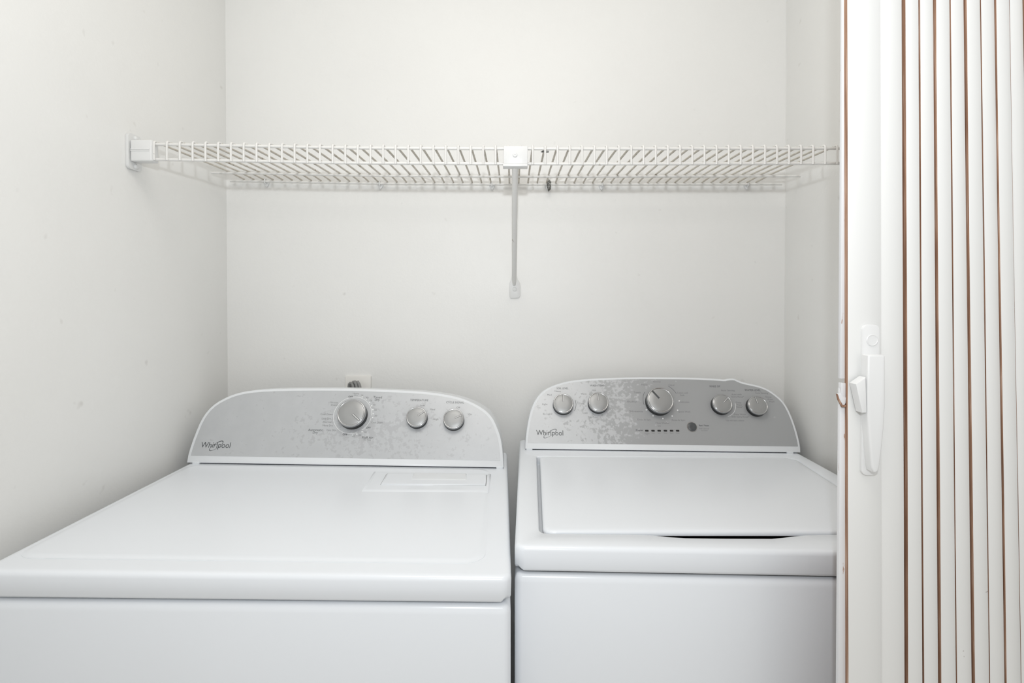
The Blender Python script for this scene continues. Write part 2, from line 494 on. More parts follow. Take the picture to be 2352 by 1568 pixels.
class Face:
    """the slanted control face of a machine: pixel -> local point, printing, knobs"""
    def __init__(self, root, p0, tilt):
        self.M = root.matrix_world.copy(); self.Mi = self.M.inverted(); self.p0 = Vector(p0)
        self.v = Vector((0, math.sin(tilt), math.cos(tilt))); self.n = Vector((0, -math.cos(tilt), math.sin(tilt))); self.u = Vector((1, 0, 0))
        self.frame = Matrix((( 1, self.v.x, self.n.x, 0), (0, self.v.y, self.n.y, 0), (0, self.v.z, self.n.z, 0), (0, 0, 0, 1)))

    def uv(self, px, py, h=0.0):
        n = (self.M.to_3x3() @ self.n).normalized(); p = self.M @ (self.p0 + self.n * h)
        q = self.Mi @ hit(px, py, p, n) - self.p0
        return q.dot(self.u), q.dot(self.v)

    def pt(self, u, v, h=0.0): return self.p0 + self.u * u + self.v * v + self.n * h


TEXTS = []


def letter(face, text, px, py, cap, width, style=0):
    """queue a word of printing: centre, cap height and width in photograph pixels"""
    TEXTS.append((face, text, px, py, cap, width, style))


def flush_texts():
    """turn the queued words into meshes, grouped per (face, group)"""
    made = []
    for (face, text, px, py, cap, width, style) in TEXTS:
        c = bpy.data.curves.new('print', 'FONT'); c.body = text; c.resolution_u = 3
        if style == 1: c.offset = 0.014
        o = bpy.data.objects.new('print', c); COL.objects.link(o); made.append(o)
    bpy.context.view_layer.update()
    dg = bpy.context.evaluated_depsgraph_get(); out = []
    for o, (face, text, px, py, cap, width, style) in zip(made, TEXTS):
        me = bpy.data.meshes.new_from_object(o.evaluated_get(dg)); xs = [v.co.x for v in me.vertices]
        x0, x1 = min(xs), max(xs)
        u, v = face.uv(px, py); ua, _ = face.uv(px - width / 2, py); ub, _ = face.uv(px + width / 2, py)
        _, va = face.uv(px, py + cap / 2); _, vb = face.uv(px, py - cap / 2)
        sx = (ub - ua) / (x1 - x0); sy = (vb - va) / 0.70
        for vt in me.vertices:
            vt.co = face.pt(ua + (vt.co.x - x0) * sx, va + vt.co.y * sy, face.ink)
        out.append(me); cu = o.data; bpy.data.objects.remove(o); bpy.data.curves.remove(cu)
    TEXTS.clear(); return out


def printing(name, mats_texts, parent, extra=None):
    """one printed legend from groups of (material, meshes)"""
    bm = bmesh.new(); mats = []
    for k, (m, meshes) in enumerate(mats_texts):
        mats.append(m)
        for me in meshes:
            n0 = len(bm.faces); bm.from_mesh(me); bm.faces.ensure_lookup_table()
            for f in bm.faces[n0:]: f.material_index = k
            bpy.data.meshes.remove(me)
    if extra: extra(bm, mats)
    return bm_obj(name, bm, mats, parent, smooth=False)


def ribbon(bm, pts, widths, n, mi=0):
    L = len(pts); a = []
    for i in range(L):
        t = (pts[min(i + 1, L - 1)] - pts[max(i - 1, 0)]).normalized(); s = t.cross(n).normalized() * widths[i] / 2
        a.append((bm.verts.new(pts[i] + s), bm.verts.new(pts[i] - s)))
    for p, q in zip(a, a[1:]):
        f = bm.faces.new((p[0], q[0], q[1], p[1])); f.material_index = mi


def arc_px(bm, face, cx, cy, r, a0, a1, w, mi):
    """printed arc of radius r pixels about a dial"""
    u, v = face.uv(cx, cy); ur, _ = face.uv(cx + r, cy); R = ur - u
    ww = w * R / r
    pts = [face.pt(u + R * math.cos(math.radians(a0 + (a1 - a0) * k / 48)), v + R * math.sin(math.radians(a0 + (a1 - a0) * k / 48)), face.ink) for k in range(49)]
    ribbon(bm, pts, [ww] * 49, face.n, mi)


def dots(bm, face, cx, cy, r, angs, size, mi):
    u, v = face.uv(cx, cy); ur, _ = face.uv(cx + r, cy); R = ur - u; s = size * R / r
    for a in angs:
        c = (u + R * math.cos(math.radians(a)), v + R * math.sin(math.radians(a)))
        f = bm.faces.new([bm.verts.new(face.pt(c[0] + s * math.cos(k * math.pi / 5), c[1] + s * math.sin(k * math.pi / 5), face.ink)) for k in range(10)]); f.material_index = mi


def logo(face, root, x, y, w, cap):
    """brand word with its ring"""
    letter(face, 'Whirlpool', x, y, cap, w); me = flush_texts()

    def ring(bm, mats):
        k = w / 68.0; th = math.radians(33); pts = []; wid = []
        for i in range(61):
            a = math.radians(-60 + 350 * i / 60)
            ex, ey = 18.5 * k * math.cos(a), 5.4 * k * math.sin(a)
            qx = x + 1.0 * k + ex * math.cos(th) - ey * math.sin(th); qy = y + 2.2 * k - (ex * math.sin(th) + ey * math.cos(th))
            u, v = face.uv(qx, qy); pts.append(face.pt(u, v, face.ink + 0.00005)); wid.append((0.0006 + 0.0011 * max(0, math.cos(a - 0.2)) ** 2 + 0.0008 * max(0, -math.cos(a)) ** 6) * k)
        ribbon(bm, pts, wid, face.n)
    return printing('logo', [(M['ink'], me)], root, ring)


def knob(face, root, px, py, rpx, h, ang, name, line='pointer'):
    """dial: brushed cap in a bright rim over a dark skirt, with a pointer line at ang degrees from straight up (clockwise)"""
    u, v = face.uv(px, py, h); ur, _ = face.uv(px + rpx, py, h); R = ur - u
    fr = Matrix.Translation(face.pt(u, v, face.ink)) @ face.frame
    bm = bmesh.new()
    lathe(bm, [(R * 0.97, h * 0.62), (R * 1.0, h * 0.66), (R * 1.0, h * 0.86), (R * 0.975, h * 0.96), (R * 0.935, h), (R * 0.89, h * 0.985), (R * 0.865, h * 0.955), (R * 0.85, h * 0.965), (R * 0.4, h * 0.985), (R * 0.02, h * 0.99)],
          fr, 56, [1, 1, 1, 1, 1, 1, 1, 0, 0, 0])
    k = bm_obj(name, bm, [M['knob'], M['chrome']], root, angle=50)
    bm = bmesh.new()
    lathe(bm, [(R * 1.01, 0.0), (R * 1.0, h * 0.05), (R * 0.965, h * 0.62), (R * 0.9, h * 0.66)], fr, 48)
    bm_obj('knob_skirt', bm, M['dark'], k)
    bm = bmesh.new(); a = math.radians(-ang)
    fr2 = fr @ Matrix.Rotation(a, 4, 'Z')
    w = R * 0.034
    prism(bm, [fr2 @ Vector((xx, yy, h * 0.965)) for xx, yy in ((-w, R * 0.16), (w, R * 0.16), (w, R * 0.86), (-w, R * 0.86))], fr2.to_3x3() @ Vector((0, 0, h * 0.05)), 0)
    prism(bm, [fr2 @ Vector((xx, yy, h * 0.965)) for xx, yy in ((w, R * 0.14), (w * 1.9, R * 0.14), (w * 1.9, R * 0.87), (w, R * 0.87))], fr2.to_3x3() @ Vector((0, 0, h * 0.035)), 0, 1)
    prism(bm, [fr2 @ Vector((xx, yy, h * 0.965)) for xx, yy in ((-w * 1.9, R * 0.14), (-w, R * 0.14), (-w, R * 0.87), (-w * 1.9, R * 0.87))], fr2.to_3x3() @ Vector((0, 0, h * 0.035)), 0, 1)
    bm_obj('pointer', bm, [M[line], M['button']], k, smooth=False)
    return k


def offset_in(poly, d):
    """inset an open arch of (u, v) points towards its inside (the arch runs left foot -> top -> right foot)"""
    out = []
    for i, p in enumerate(poly):
        a = Vector(poly[max(i - 1, 0)]); b = Vector(poly[min(i + 1, len(poly) - 1)]); t = (b - a).normalized()
        out.append((p[0] + t.y * d, p[1] - t.x * d))
    return out


def smooth_arch(poly, rounds=1):
    for _ in range(rounds):
        q = [poly[0]]
        for a, b in zip(poly, poly[1:]):
            q += [(a[0] * 0.75 + b[0] * 0.25, a[1] * 0.75 + b[1] * 0.25), (a[0] * 0.25 + b[0] * 0.75, a[1] * 0.25 + b[1] * 0.75)]
        q.append(poly[-1]); poly = q
    return poly


def console(face, root, arch_px, rim, strip, back_y, smooth_n, panel_mat, foot_lift=0.0042):
    """white housing behind the arch, with a silver control panel inside its rim"""
    arch = [face.uv(x, y) for x, y in arch_px]
    arch = smooth_arch(arch, smooth_n)
    arch = [(arch[0][0], foot_lift)] + [p for p in arch[1:-1] if p[1] > foot_lift + 0.002] + [(arch[-1][0], foot_lift)]
    inset = offset_in(arch, 0.0016)
    inset[0] = (inset[0][0], foot_lift + 0.0012); inset[-1] = (inset[-1][0], foot_lift + 0.0012)
    f0 = [face.pt(u, v, 0) for u, v in inset]
    f1 = [face.pt(u, v, -0.0008) for u, v in offset_in(arch, 0.0005)]; f1[0].z = f1[0].z; f2 = [face.pt(u, v, -0.0026) for u, v in arch]
    f3 = [Vector((p.x, back_y, p.z - 0.004 if p.z - face.p0.z > 0.02 else p.z)) for p in f2]
    bm = bmesh.new(); loft(bm, [f0, f1, f2, f3], True, True)
    hs = bm_obj('console_housing', bm, M['plastic'], root, angle=40)
    inner = offset_in(arch, rim)
    mid = len(inner) // 2
    L = [p for p in inner[:mid] if p[1] > strip]; R_ = [p for p in inner[mid:] if p[1] > strip]

    def foot(seq):
        for a, b in zip(seq, seq[1:]):
            if (a[1] - strip) * (b[1] - strip) <= 0 and a[1] != b[1]:
                k = (strip - a[1]) / (b[1] - a[1]); return (a[0] + (b[0] - a[0]) * k, strip)
        return (seq[0][0], strip)
    pan = [foot(inner[:mid])] + L + R_ + [foot(list(reversed(inner[mid:])))]
    bm = bmesh.new()
    a = [face.pt(u, v, 0.0) for u, v in pan]; b = [face.pt(u, v, 0.0004) for u, v in pan]
    loft(bm, [a, b], False, True)
    pn = bm_obj('control_panel', bm, panel_mat, root, smooth=False)
    face.ink = 0.00055
    return hs, pn


def machine(name, corner, left, roll, yaw, W, HT, label):
    """root on the floor; local x right, y into the closet from the front edge, z up; top plane at HT"""
    R = Euler((0, roll, yaw), 'XYZ').to_matrix()
    c = Vector(corner); off = Vector((0 if left else W, 0, HT))       # the measured front corner: left or right
    base_pt = Vector((W / 2, 0.33, 0))
    loc = c - R @ (off - base_pt)
    r = empty(name, loc, label, 'washing machine' if name == 'washing_machine' else 'dryer', rot=(0, roll, yaw))
    bpy.context.view_layer.update()
    r['shift'] = 0; del r['shift']
    return r, base_pt


def feet(root, W, D, base_pt, zbody):
    Mi = root.matrix_world.inverted()
    for fx in (0.06, W - 0.06):
        for fy in (0.07, D - 0.07):
            top = Vector((fx, fy, zbody)) - base_pt
            w = root.matrix_world @ top; h = zbody - (Mi @ Vector((w.x, w.y, 0))).z - base_pt.z
            zb = (Mi @ Vector((w.x, w.y, 0.0012))).z + 0.0
            bm = bmesh.new()
            lathe(bm, [(0.022, zb), (0.022, zb + 0.009), (0.009, zb + 0.011), (0.009, top.z + 0.003)], Matrix.Translation((top.x, top.y, 0)), 20)
            bm_obj('leveling_foot', bm, M['rubber_gap_shade'], root)


def rloop(W, D, inset, z, r, bp, lift=0.0):
    out = []
    rr = max(r - inset, 0.002)
    for i, (x, y) in enumerate(rrect(inset, W - inset, inset, D - inset, rr, 8)):
        k = i % 9; up = lift * math.sin(math.pi * k / 8)
        out.append(Vector((x, y, z + up)) - bp)
    return out


def cabinet(root, W, D, HT, bp, fascia):
    zt = HT - fascia; lean = math.tan(root.rotation_euler.y)
    bm = bmesh.new(); r = 0.012
    loft(bm, [rloop(W, D, 0.0002, 0.035, r, bp), rloop(W, D, 0.0002, zt - 0.016, r, bp), rloop(W, D, 0.0018, zt - 0.010, r, bp), rloop(W, D, 0.0042, zt - 0.0055, r, bp), rloop(W, D, 0.009, zt - 0.0028, r, bp), rloop(W, D, 0.03, zt - 0.0024, r, bp)])
    for v in bm.verts: v.co.x += lean * max(0, zt - 0.002 - bp.z - v.co.z)
    bm_obj('cabinet_body', bm, M['enamel'], root, angle=45)
    bm = bmesh.new(); box(bm, Vector((0.02, 0.02, zt - 0.02)) - bp, Vector((W - 0.02, D - 0.02, zt + 0.008)) - bp)
    bm_obj('seam_shade_block', bm, M['rubber_gap_shade'], root, smooth=False)  # near-black block stands in for the shade inside the seam
    bm = bmesh.new(); box(bm, Vector((0.02, 0.03, 0.022)) - bp, Vector((W - 0.02, D - 0.02, 0.04)) - bp)
    bm_obj('base_pan', bm, M['rubber_gap_shade'], root, smooth=False)


def seat_console(root, bp, x0, x1, y0, HT, depth):
    bm = bmesh.new(); box(bm, Vector((x0 + 0.012, y0 + 0.008, HT - 0.002)) - bp, Vector((x1 - 0.012, y0 + depth - 0.01, HT + 0.006)) - bp)
    bm_obj('console_shade_block', bm, M['rubber_gap_shade'], root, smooth=False)  # near-black filler paints the shade in the gap under the console
    for a, b in ((x0 + 0.004, x0 + 0.019), (x1 - 0.019, x1 - 0.004)):
        bm = bmesh.new(); box(bm, Vector((a, y0 + 0.001, HT - 0.0005)) - bp, Vector((b, y0 + 0.012, HT + 0.0055)) - bp, 0.0008, 2)
        bm_obj('console_foot', bm, M['plastic'], root)


TILT = math.radians(28)

# ---- dryer
DW, DD, DH = 0.7356, 0.655, 0.8996
dryer, dbp = machine('clothes_dryer', (-0.0031, 0.7597, H - 0.3804), False, 0.0217, 0.0204, DW, DH, 'white clothes dryer left of the washer, with three dials on its control panel')
cabinet(dryer, DW, DD, DH, dbp, 0.0375)
feet(dryer, DW, DD, dbp, 0.022)
DY = 0.5033
bm = bmesh.new(); r = 0.014
LF = lambda ins, z, lift=0.0: rloop(DW, DD, ins, DH + z, r, dbp, lift)
loft(bm, [LF(0.006, -0.0372, 0.004), LF(0.0015, -0.0355, 0.006), LF(0, -0.0325, 0.007), LF(0, -0.0075), LF(0.0005, -0.0050), LF(0.0018, -0.0025), LF(0.0040, -0.0008), LF(0.0070, -0.0001), LF(0.0100, 0), LF(0.016, 0),
          ])
bm_obj('top_panel_rim', bm, M['enamel'], dryer, angle=50)


def on_top(root, px, py, z):
    n = (root.matrix_world.to_3x3() @ Vector((0, 0, 1))); p = root.matrix_world @ Vector((0, 0, z))
    return root.matrix_world.inverted() @ hit(px, py, p, n)


# the pressed panel of the dryer top: shallow step, soft corners
bm = bmesh.new(); n = 0
xr = on_top(dryer, 1116, 1200, DH).x; yf = on_top(dryer, 1000, 1291, DH).y


def press(ins, z):
    return [Vector((x, y, DH + z - dbp.z)) for x, y in rrect(-DW / 2 + 0.014 + ins, xr - ins, yf + ins, DY - dbp.y - 0.004 - ins, max(0.03 - ins, 0.004), 10)]


loft(bm, [press(-0.003, -0.001), press(-0.003, 0.0004), press(0.0, 0.00045), press(0.003, 0.0013), press(0.007, 0.0018), press(0.012, 0.0019)])
bm_obj('top_panel', bm, M['enamel'], dryer, angle=60)
# lint screen
za = DH + 0.0019
A = [on_top(dryer, x, y, za) for x, y in ((829, 1129), (1121, 1131), (1128, 1088), (858, 1083))]


def quad(p, ins, z):
    c = sum(p, Vector()) / 4
    return [Vector((q.x + (ins if q.x < c.x else -ins), q.y + (ins if q.y < c.y else -ins), z - dbp.z)) for q in p]


bm = bmesh.new()
loft(bm, [quad(A, 0, za - 0.0008), quad(A, 0.002, za + 0.0008), quad(A, 0.006, za + 0.0022), quad(A, 0.010, za + 0.0026)])
lint = bm_obj('lint_screen_surround', bm, M['enamel'], dryer, angle=60)
B = [on_top(dryer, x, y, za + 0.0026) for x, y in ((875, 1113), (1115, 1115), (1118, 1091), (889, 1088))]
bm = bmesh.new()
B2 = [Vector((q.x, q.y + (0.0012 if k < 2 else -0.0012), q.z)) for k, q in enumerate(B)]
loft(bm, [quad(B2, -0.0012, za + 0.0020), quad(B2, -0.0012, za + 0.0028)])
bm_obj('lid_gap', bm, M['cord'], lint, smooth=False)
bm = bmesh.new()
loft(bm, [quad(B, 0.0, za + 0.0018), quad(B, 0.0, za + 0.0036), quad(B, 0.0012, za + 0.0046), quad(B, 0.004, za + 0.0048)])
bm_obj('lint_screen_lid', bm, M['enamel'], lint, angle=60)
C = [on_top(dryer, x, y, za + 0.005) for x, y in ((944, 1101), (1071, 1102), (1072, 1088), (950, 1086))]
bm = bmesh.new()
loft(bm, [quad(C, 0.0, za + 0.0045), quad(C, 0.0015, za + 0.0060), quad(C, 0.004, za + 0.0064)])
bm_obj('lid_grip', bm, M['plastic'], lint, angle=60)

dface = Face(dryer, Vector((DW / 2, DY, DH)) - dbp, TILT)
D_ARCH = [(428.6, 1062), (433, 1038), (446, 1000), (461.3, 964), (476.8, 941.6), (495.8, 924.4), (525, 909), (549, 901), (575, 896), (618, 892.5), (678, 891), (750, 890.7), (820, 891.3), (900, 894.5), (956, 897), (998, 901), (1040, 908), (1068, 916),
          (1096.5, 929), (1117.5, 943), (1131.5, 958.6), (1141, 978), (1150, 1003.5), (1154, 1029), (1156, 1055), (1157, 1074)]
mu, mv = dface.uv(815, 985)
mc = dface.pt(mu, mv)
dp = silver_panel('dryer_panel_silver', (0.485, 0.50, 0.515), (0.515, 0.53, 0.545), (mc.x + 0.05, mc.z - 0.012), (0.30, 0.11), (0.445, 0.455, 0.47), 0.19)
console(dface, dryer, D_ARCH, 0.0068, 0.0195, DY - dbp.y + 0.135, 1, dp)
seat_console(dryer, dbp, 0.008, DW - 0.008, DY, DH, 0.13)
logo(dface, dryer, 496, 1021.5, 68, 13)


def legend(face, root, name, dark, faded, extra=None):
    groups = []
    for m, ts in ((M['ink'], dark), (M['faded'], faded)):
        for t in ts: letter(face, *t)
        groups.append((m, flush_texts()))

    def ex(bm, mats):
        mats.append(M['white_ink']); mats.append(M['ink'])
        if extra: extra(bm, face)
    return printing(name, groups, root, ex)


def dry_marks(bm, f):
    arc_px(bm, f, 810, 953, 43.5, 0, 290, 0.9, 2); arc_px(bm, f, 810, 953, 43.5, 308, 352, 0.9, 2)
    dots(bm, f, 810, 953, 47, [-6, 5, 17, 29, 42, 56, 70, 290, 278, 305], 1.5, 2)


legend(dface, dryer, 'cycle_dial_lettering',
       [('OFF', 805.5, 911, 4.2, 10.5, 1), ('Timed', 867.5, 912, 5.2, 19.5), ('Dry', 866.5, 917.8, 5.2, 11), ('OFF', 846, 982, 4.2, 10.5, 1), ('OFF', 792.5, 997.5, 4.2, 10.5, 1), ('Fluff Air', 844.5, 1004.5, 5.4, 26),
        ('Automatic', 725, 987, 5.2, 33.5), ('Dry', 724.5, 993, 5.2, 11.5)],
       [('Heavy', 818, 903.2, 3.4, 14.5), ('Dry', 818, 907.4, 3.2, 8), ('70', 832, 908, 3.8, 5), ('60', 843.5, 913, 3.8, 6), ('50', 852, 920, 3.8, 6), ('40', 859.5, 929.5, 3.8, 6), ('30', 862.5, 941.5, 3.8, 6), ('20', 863, 954.5, 3.8, 6),
        ('Cool Down', 866, 970, 4.2, 27), ('Wrinkle', 768, 924.3, 3.8, 18), ('Shield', 767.5, 929.8, 4.0, 15), ('Cool Down', 750.5, 951, 4.4, 28), ('Less Dry', 750, 960.8, 4.4, 21), ('Normal', 752, 968.7, 4.0, 18.5), ('More Dry', 753, 976.8, 4.2, 23.5), ('Very Dry', 760.5, 987.5, 4.2, 21.5),
        ('10', 812, 1001.5, 4.0, 6), ('20', 826.5, 999, 4.0, 6), ('30', 839, 992.5, 4.0, 6), ('No Heat', 844, 1010, 3.0, 17)], dry_marks)
legend(dface, dryer, 'temperature_dial_lettering', [('TEMPERATURE', 963, 918.8, 4.6, 42)], [('Low', 970.5, 930.5, 3.8, 10.5), ('Med', 993.5, 940, 3.8, 11.5), ('High', 1001, 962.3, 4.0, 12)])
legend(dface, dryer, 'signal_dial_lettering', [('CYCLE SIGNAL', 1045.5, 924, 4.6, 41)], [('Off', 1053, 935.6, 3.8, 8), ('On', 1080, 951, 3.8, 7.5)])
knob(dface, dryer, 806.5, 947.5, 33, 0.024, 130, 'cycle_dial')
knob(dface, dryer, 956.5, 956.5, 24, 0.018, 53, 'temperature_dial')
knob(dface, dryer, 1041.5, 961, 24, 0.018, 65, 'signal_dial')

# ---- washing machine
WW, WD, WH = 0.6934, 0.655, 0.9187
washer, wbp = machine('washing_machine', (0.0012, 0.8153, H - 0.3613), True, 0.0075, -0.0226, WW, WH, 'white top-loading washing machine right of the dryer, with five dials on its worn control panel')
cabinet(washer, WW, WD, WH, wbp, 0.0385)
feet(washer, WW, WD, wbp, 0.022)
WY = 0.5417


def star(poly, c, angs):
    out = []
    for a in angs:
        d = Vector((math.cos(a), math.sin(a))); best = None
        for p, q in zip(poly, poly[1:] + poly[:1]):
            p_, e = Vector(p) - c, Vector(q) - Vector(p); den = d.x * e.y - d.y * e.x
            if abs(den) < 1e-12: continue
            t = (p_.x * e.y - p_.y * e.x) / den; s = (p_.x * d.y - p_.y * d.x) / den
            if t > 0 and -1e-6 <= s <= 1 + 1e-6 and (best is None or t < best): best = t
        out.append(c + d * best)
    return out


def top2(px, py):
    p = on_top(washer, px, py, WH - wbp.z); return Vector((p.x, p.y))


def round_poly(pts, rads, per=6):
    out = []; n = len(pts)
    for i in range(n):
        p = Vector(pts[i]); a = Vector(pts[i - 1]) - p; b = Vector(pts[(i + 1) % n]) - p; r = rads[i]
        if r <= 0: out.append(p); continue
        an, bn = a.normalized(), b.normalized(); p0, p1 = p + an * r, p + bn * r
        for k in range(per + 1):
            t = k / per; out.append(p0 * (1 - t) ** 2 + p * 2 * t * (1 - t) + p1 * t * t)
    return out


# lid and opening outlines (front-left, front scoop ..., front-right, rear-right, rear-left)
lidc = [top2(1247, 1222), top2(2090, 1222), top2(1822, 1051), top2(1239.5, 1049)]
lid = round_poly(lidc, [0.02, 0.03, 0.035, 0.006])
scoop = [(1440, 1225.5), (1471.7, 1226), (1504, 1227.6), (1536.8, 1231), (1573.6, 1233.4), (1667, 1234.4), (1771, 1234.7), (1797, 1232.4), (1818.8, 1229.6), (1847, 1227), (1880, 1226)]
holec = [top2(1239.5, 1224)] + [top2(*s) for s in scoop] + [top2(2094, 1225.5), top2(1823, 1050.3), top2(1232.5, 1047.5)]
hole = round_poly(holec, [0.02] + [0.0] * len(scoop) + [0.03, 0.035, 0.006])
ctr = sum((Vector(p) for p in lidc), Vector((0, 0))) / 4
angs = sorted({round(k * 2 * math.pi / 240 - math.pi, 6) for k in range(240)} | {round(math.atan2((Vector(p) - ctr).y, (Vector(p) - ctr).x), 6) for p in lid + hole + [Vector(q) for q in [(x - wbp.x, y - wbp.y) for x, y in rrect(0, WW, 0, WD, 0.016, 8)]]})
angs = [a for i, a in enumerate(angs) if i == 0 or a - angs[i - 1] > 1e-4]
outer = lambda ins: star([(x - wbp.x, y - wbp.y) for x, y in rrect(ins, WW - ins, ins, WD - ins, max(0.016 - ins, 0.003), 8)], ctr, angs)
hol = star(hole, ctr, angs)
lz = WH - wbp.z
yfl = min(p.y for p in lidc)
corner_lift = []
for a_, p in zip(angs, outer(0)):
    dx_ = min(abs(p.x + wbp.x), abs(p.x + wbp.x - WW)); dy_ = min(abs(p.y + wbp.y), abs(p.y + wbp.y - WD))
    corner_lift.append(0.008 * max(0, 1 - max(dx_, dy_) / 0.013) if max(dx_, dy_) < 0.013 else 0.0)


def lay(pts, z, lift=None): return [Vector((p.x, p.y, lz + z + (lift[i] if lift else 0))) for i, p in enumerate(pts)]


def shrink(pts, d): return [ctr + (p - ctr) * (1 - d / (p - ctr).length) for p in pts]


ledge = [(-0.019 if p.y > yfl + 0.03 else -0.045) for p in hol]
bm = bmesh.new()
inner_ledge = [Vector((q.x, q.y, lz + z)) for q, z in zip(shrink(hol, 0.03), ledge)]
inner_wall = [Vector((q.x, q.y, lz + z)) for q, z in zip(hol, ledge)]
loft(bm, [inner_ledge, inner_wall, lay(hol, -0.004), lay(shrink(hol, -0.0012), -0.0012), lay(shrink(hol, -0.004), 0.0), lay(outer(0.010), 0.0), lay(outer(0.0070), -0.0001), lay(outer(0.0040), -0.0008), lay(outer(0.0018), -0.0025), lay(outer(0.0005), -0.0050),
          lay(outer(0.0), -0.0075), lay(outer(0.0), -0.033, [c * 0.8 for c in corner_lift]), lay(outer(0.0012), -0.0365, corner_lift), lay(outer(0.005), -0.038, corner_lift)], False, False)
bm_obj('top_deck', bm, M['enamel'], washer, angle=50)
bm = bmesh.new(); box(bm, (holec[0].x - 0.0, yfl - 0.015, lz - 0.060), (holec[-3].x + 0.0 if holec[-3].x < WW / 2 - 0.02 else WW / 2 - 0.03, WY - wbp.y - 0.01, lz - 0.046))
bm_obj('well_shade_slab', bm, M['rubber_gap_shade'], washer, smooth=False)  # black slab added as the darkness of the well below the lid
lp = star(lid, ctr, angs)
bm = bmesh.new()
loft(bm, [lay(shrink(lp, 0.004), -0.0062), lay(lp, -0.0058), lay(lp, -0.0030), lay(shrink(lp, 0.0012), -0.0006), lay(shrink(lp, 0.0040), 0.0010), lay(shrink(lp, 0.009), 0.0018), lay(shrink(lp, 0.018), 0.0021), lay(shrink(lp, 0.06), 0.0023)])
bm_obj('lid', bm, M['enamel'], washer, angle=55)

wface = Face(washer, Vector((WW / 2, WY, WH)) - wbp, TILT)
W_ARCH = [(1206, 1033.5), (1206.7, 1010.7), (1210, 984), (1214.8, 957), (1220.8, 935.7), (1231.5, 914), (1246, 898), (1262, 888), (1283.8, 880), (1310.6, 873.4), (1350.7, 869.4), (1400, 867), (1450, 865.6), (1524, 865.8), (1590.7, 866.3), (1650, 869.4), (1664, 870.8), (1669.6, 869), (1685.7, 868),
          (1693.8, 872), (1704.5, 876.5), (1720.5, 880), (1747.3, 886), (1767.4, 895), (1787.5, 909.6), (1803.6, 926), (1817, 951.8), (1827.7, 981), (1835.8, 1010.7), (1838.8, 1028), (1838.8, 1037.5)]
mu, mv = wface.uv(1435, 962); mc = wface.pt(mu, mv)
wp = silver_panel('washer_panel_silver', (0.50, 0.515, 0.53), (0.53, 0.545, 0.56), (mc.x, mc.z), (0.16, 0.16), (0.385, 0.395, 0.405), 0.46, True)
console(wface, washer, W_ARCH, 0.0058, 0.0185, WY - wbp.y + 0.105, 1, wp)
seat_console(washer, wbp, 0.014, WW - 0.014, WY, WH, 0.10)
logo(wface, washer, 1262.5, 993.5, 62, 12)


def soil_marks(bm, f): arc_px(bm, f, 1294, 928, 29, -32, 20, 0.8, 3)


legend(wface, washer, 'soil_dial_lettering', [('SOIL LEVEL', 1292, 891.5, 4.2, 27)], [('Heavy', 1281.5, 898, 3.6, 14.5), ('Med', 1262, 906.5, 3.8, 10), ('Light', 1251.5, 928, 3.8, 12.5), ('Ex Light', 1257.5, 950.3, 3.8, 20)], soil_marks)
legend(wface, washer, 'wash_temperature_lettering', [('WASH TEMP', 1371.5, 885.3, 4.2, 33)], [('Hot', 1364.5, 896, 3.8, 9), ('Warm', 1340.5, 904.3, 3.6, 13), ('Cool', 1335, 926.2, 3.8, 11), ('Cold', 1343.5, 948, 3.8, 11), ('Tap Cold', 1361.5, 958.3, 3.8, 21)])


def cyc_marks(bm, f):
    arc_px(bm, f, 1518, 920, 41, 25, 60, 0.7, 3); arc_px(bm, f, 1518, 920, 41, 150, 195, 0.7, 3)
    dots(bm, f, 1518, 920, 42, [-0, -32, -59, -90, -121, -148], 1.7, 2)


legend(wface, washer, 'cycle_dial_lettering', [('Progress', 1468.5, 987.6, 3.6, 16, 1), ('Start / Pause', 1616.5, 976.7, 3.6, 23, 1)],
       [('Normal', 1508.5, 876.3, 3.8, 17), ('Heavy', 1480, 883, 3.8, 14), ('Casual', 1542, 884, 3.6, 13), ('Towels', 1463.5, 901, 3.8, 16), ('Bulky', 1452, 922, 3.6, 22), ('Sheets', 1461, 944.3, 3.8, 31), ('Drain & Spin', 1479.5, 963.5, 3.8, 31),
        ('Colors with', 1567.5, 902, 3.8, 25), ('Soak', 1567, 907.3, 3.8, 10), ('Delicates', 1572, 923, 3.8, 22), ('Quick Wash', 1571.5, 945.2, 3.8, 28), ('Rinse & Spin', 1558, 964.5, 3.8, 30), ('Clean Washer', 1521.5, 971.3, 3.8, 32), ('with', 1514, 978, 2.6, 7), ('Sensing', 1486, 994.5, 2.4, 11), ('Fill', 1486, 998, 2.4, 5), ('Wash', 1500, 994.3, 2.4, 8), ('Soak', 1514, 994.3, 2.4, 7), ('Rinse', 1528.5, 994.3, 2.4, 8), ('Spin', 1542.5, 994.3, 2.4, 8), ('Done', 1556.5, 994.3, 2.4, 8),
        ('Hold 3 seconds', 1617, 984, 2.8, 23), ('to Cancel', 1617.5, 988.3, 2.8, 14)], cyc_marks)


def rin_marks(bm, f): arc_px(bm, f, 1659, 928, 30, -75, 5, 0.8, 2)


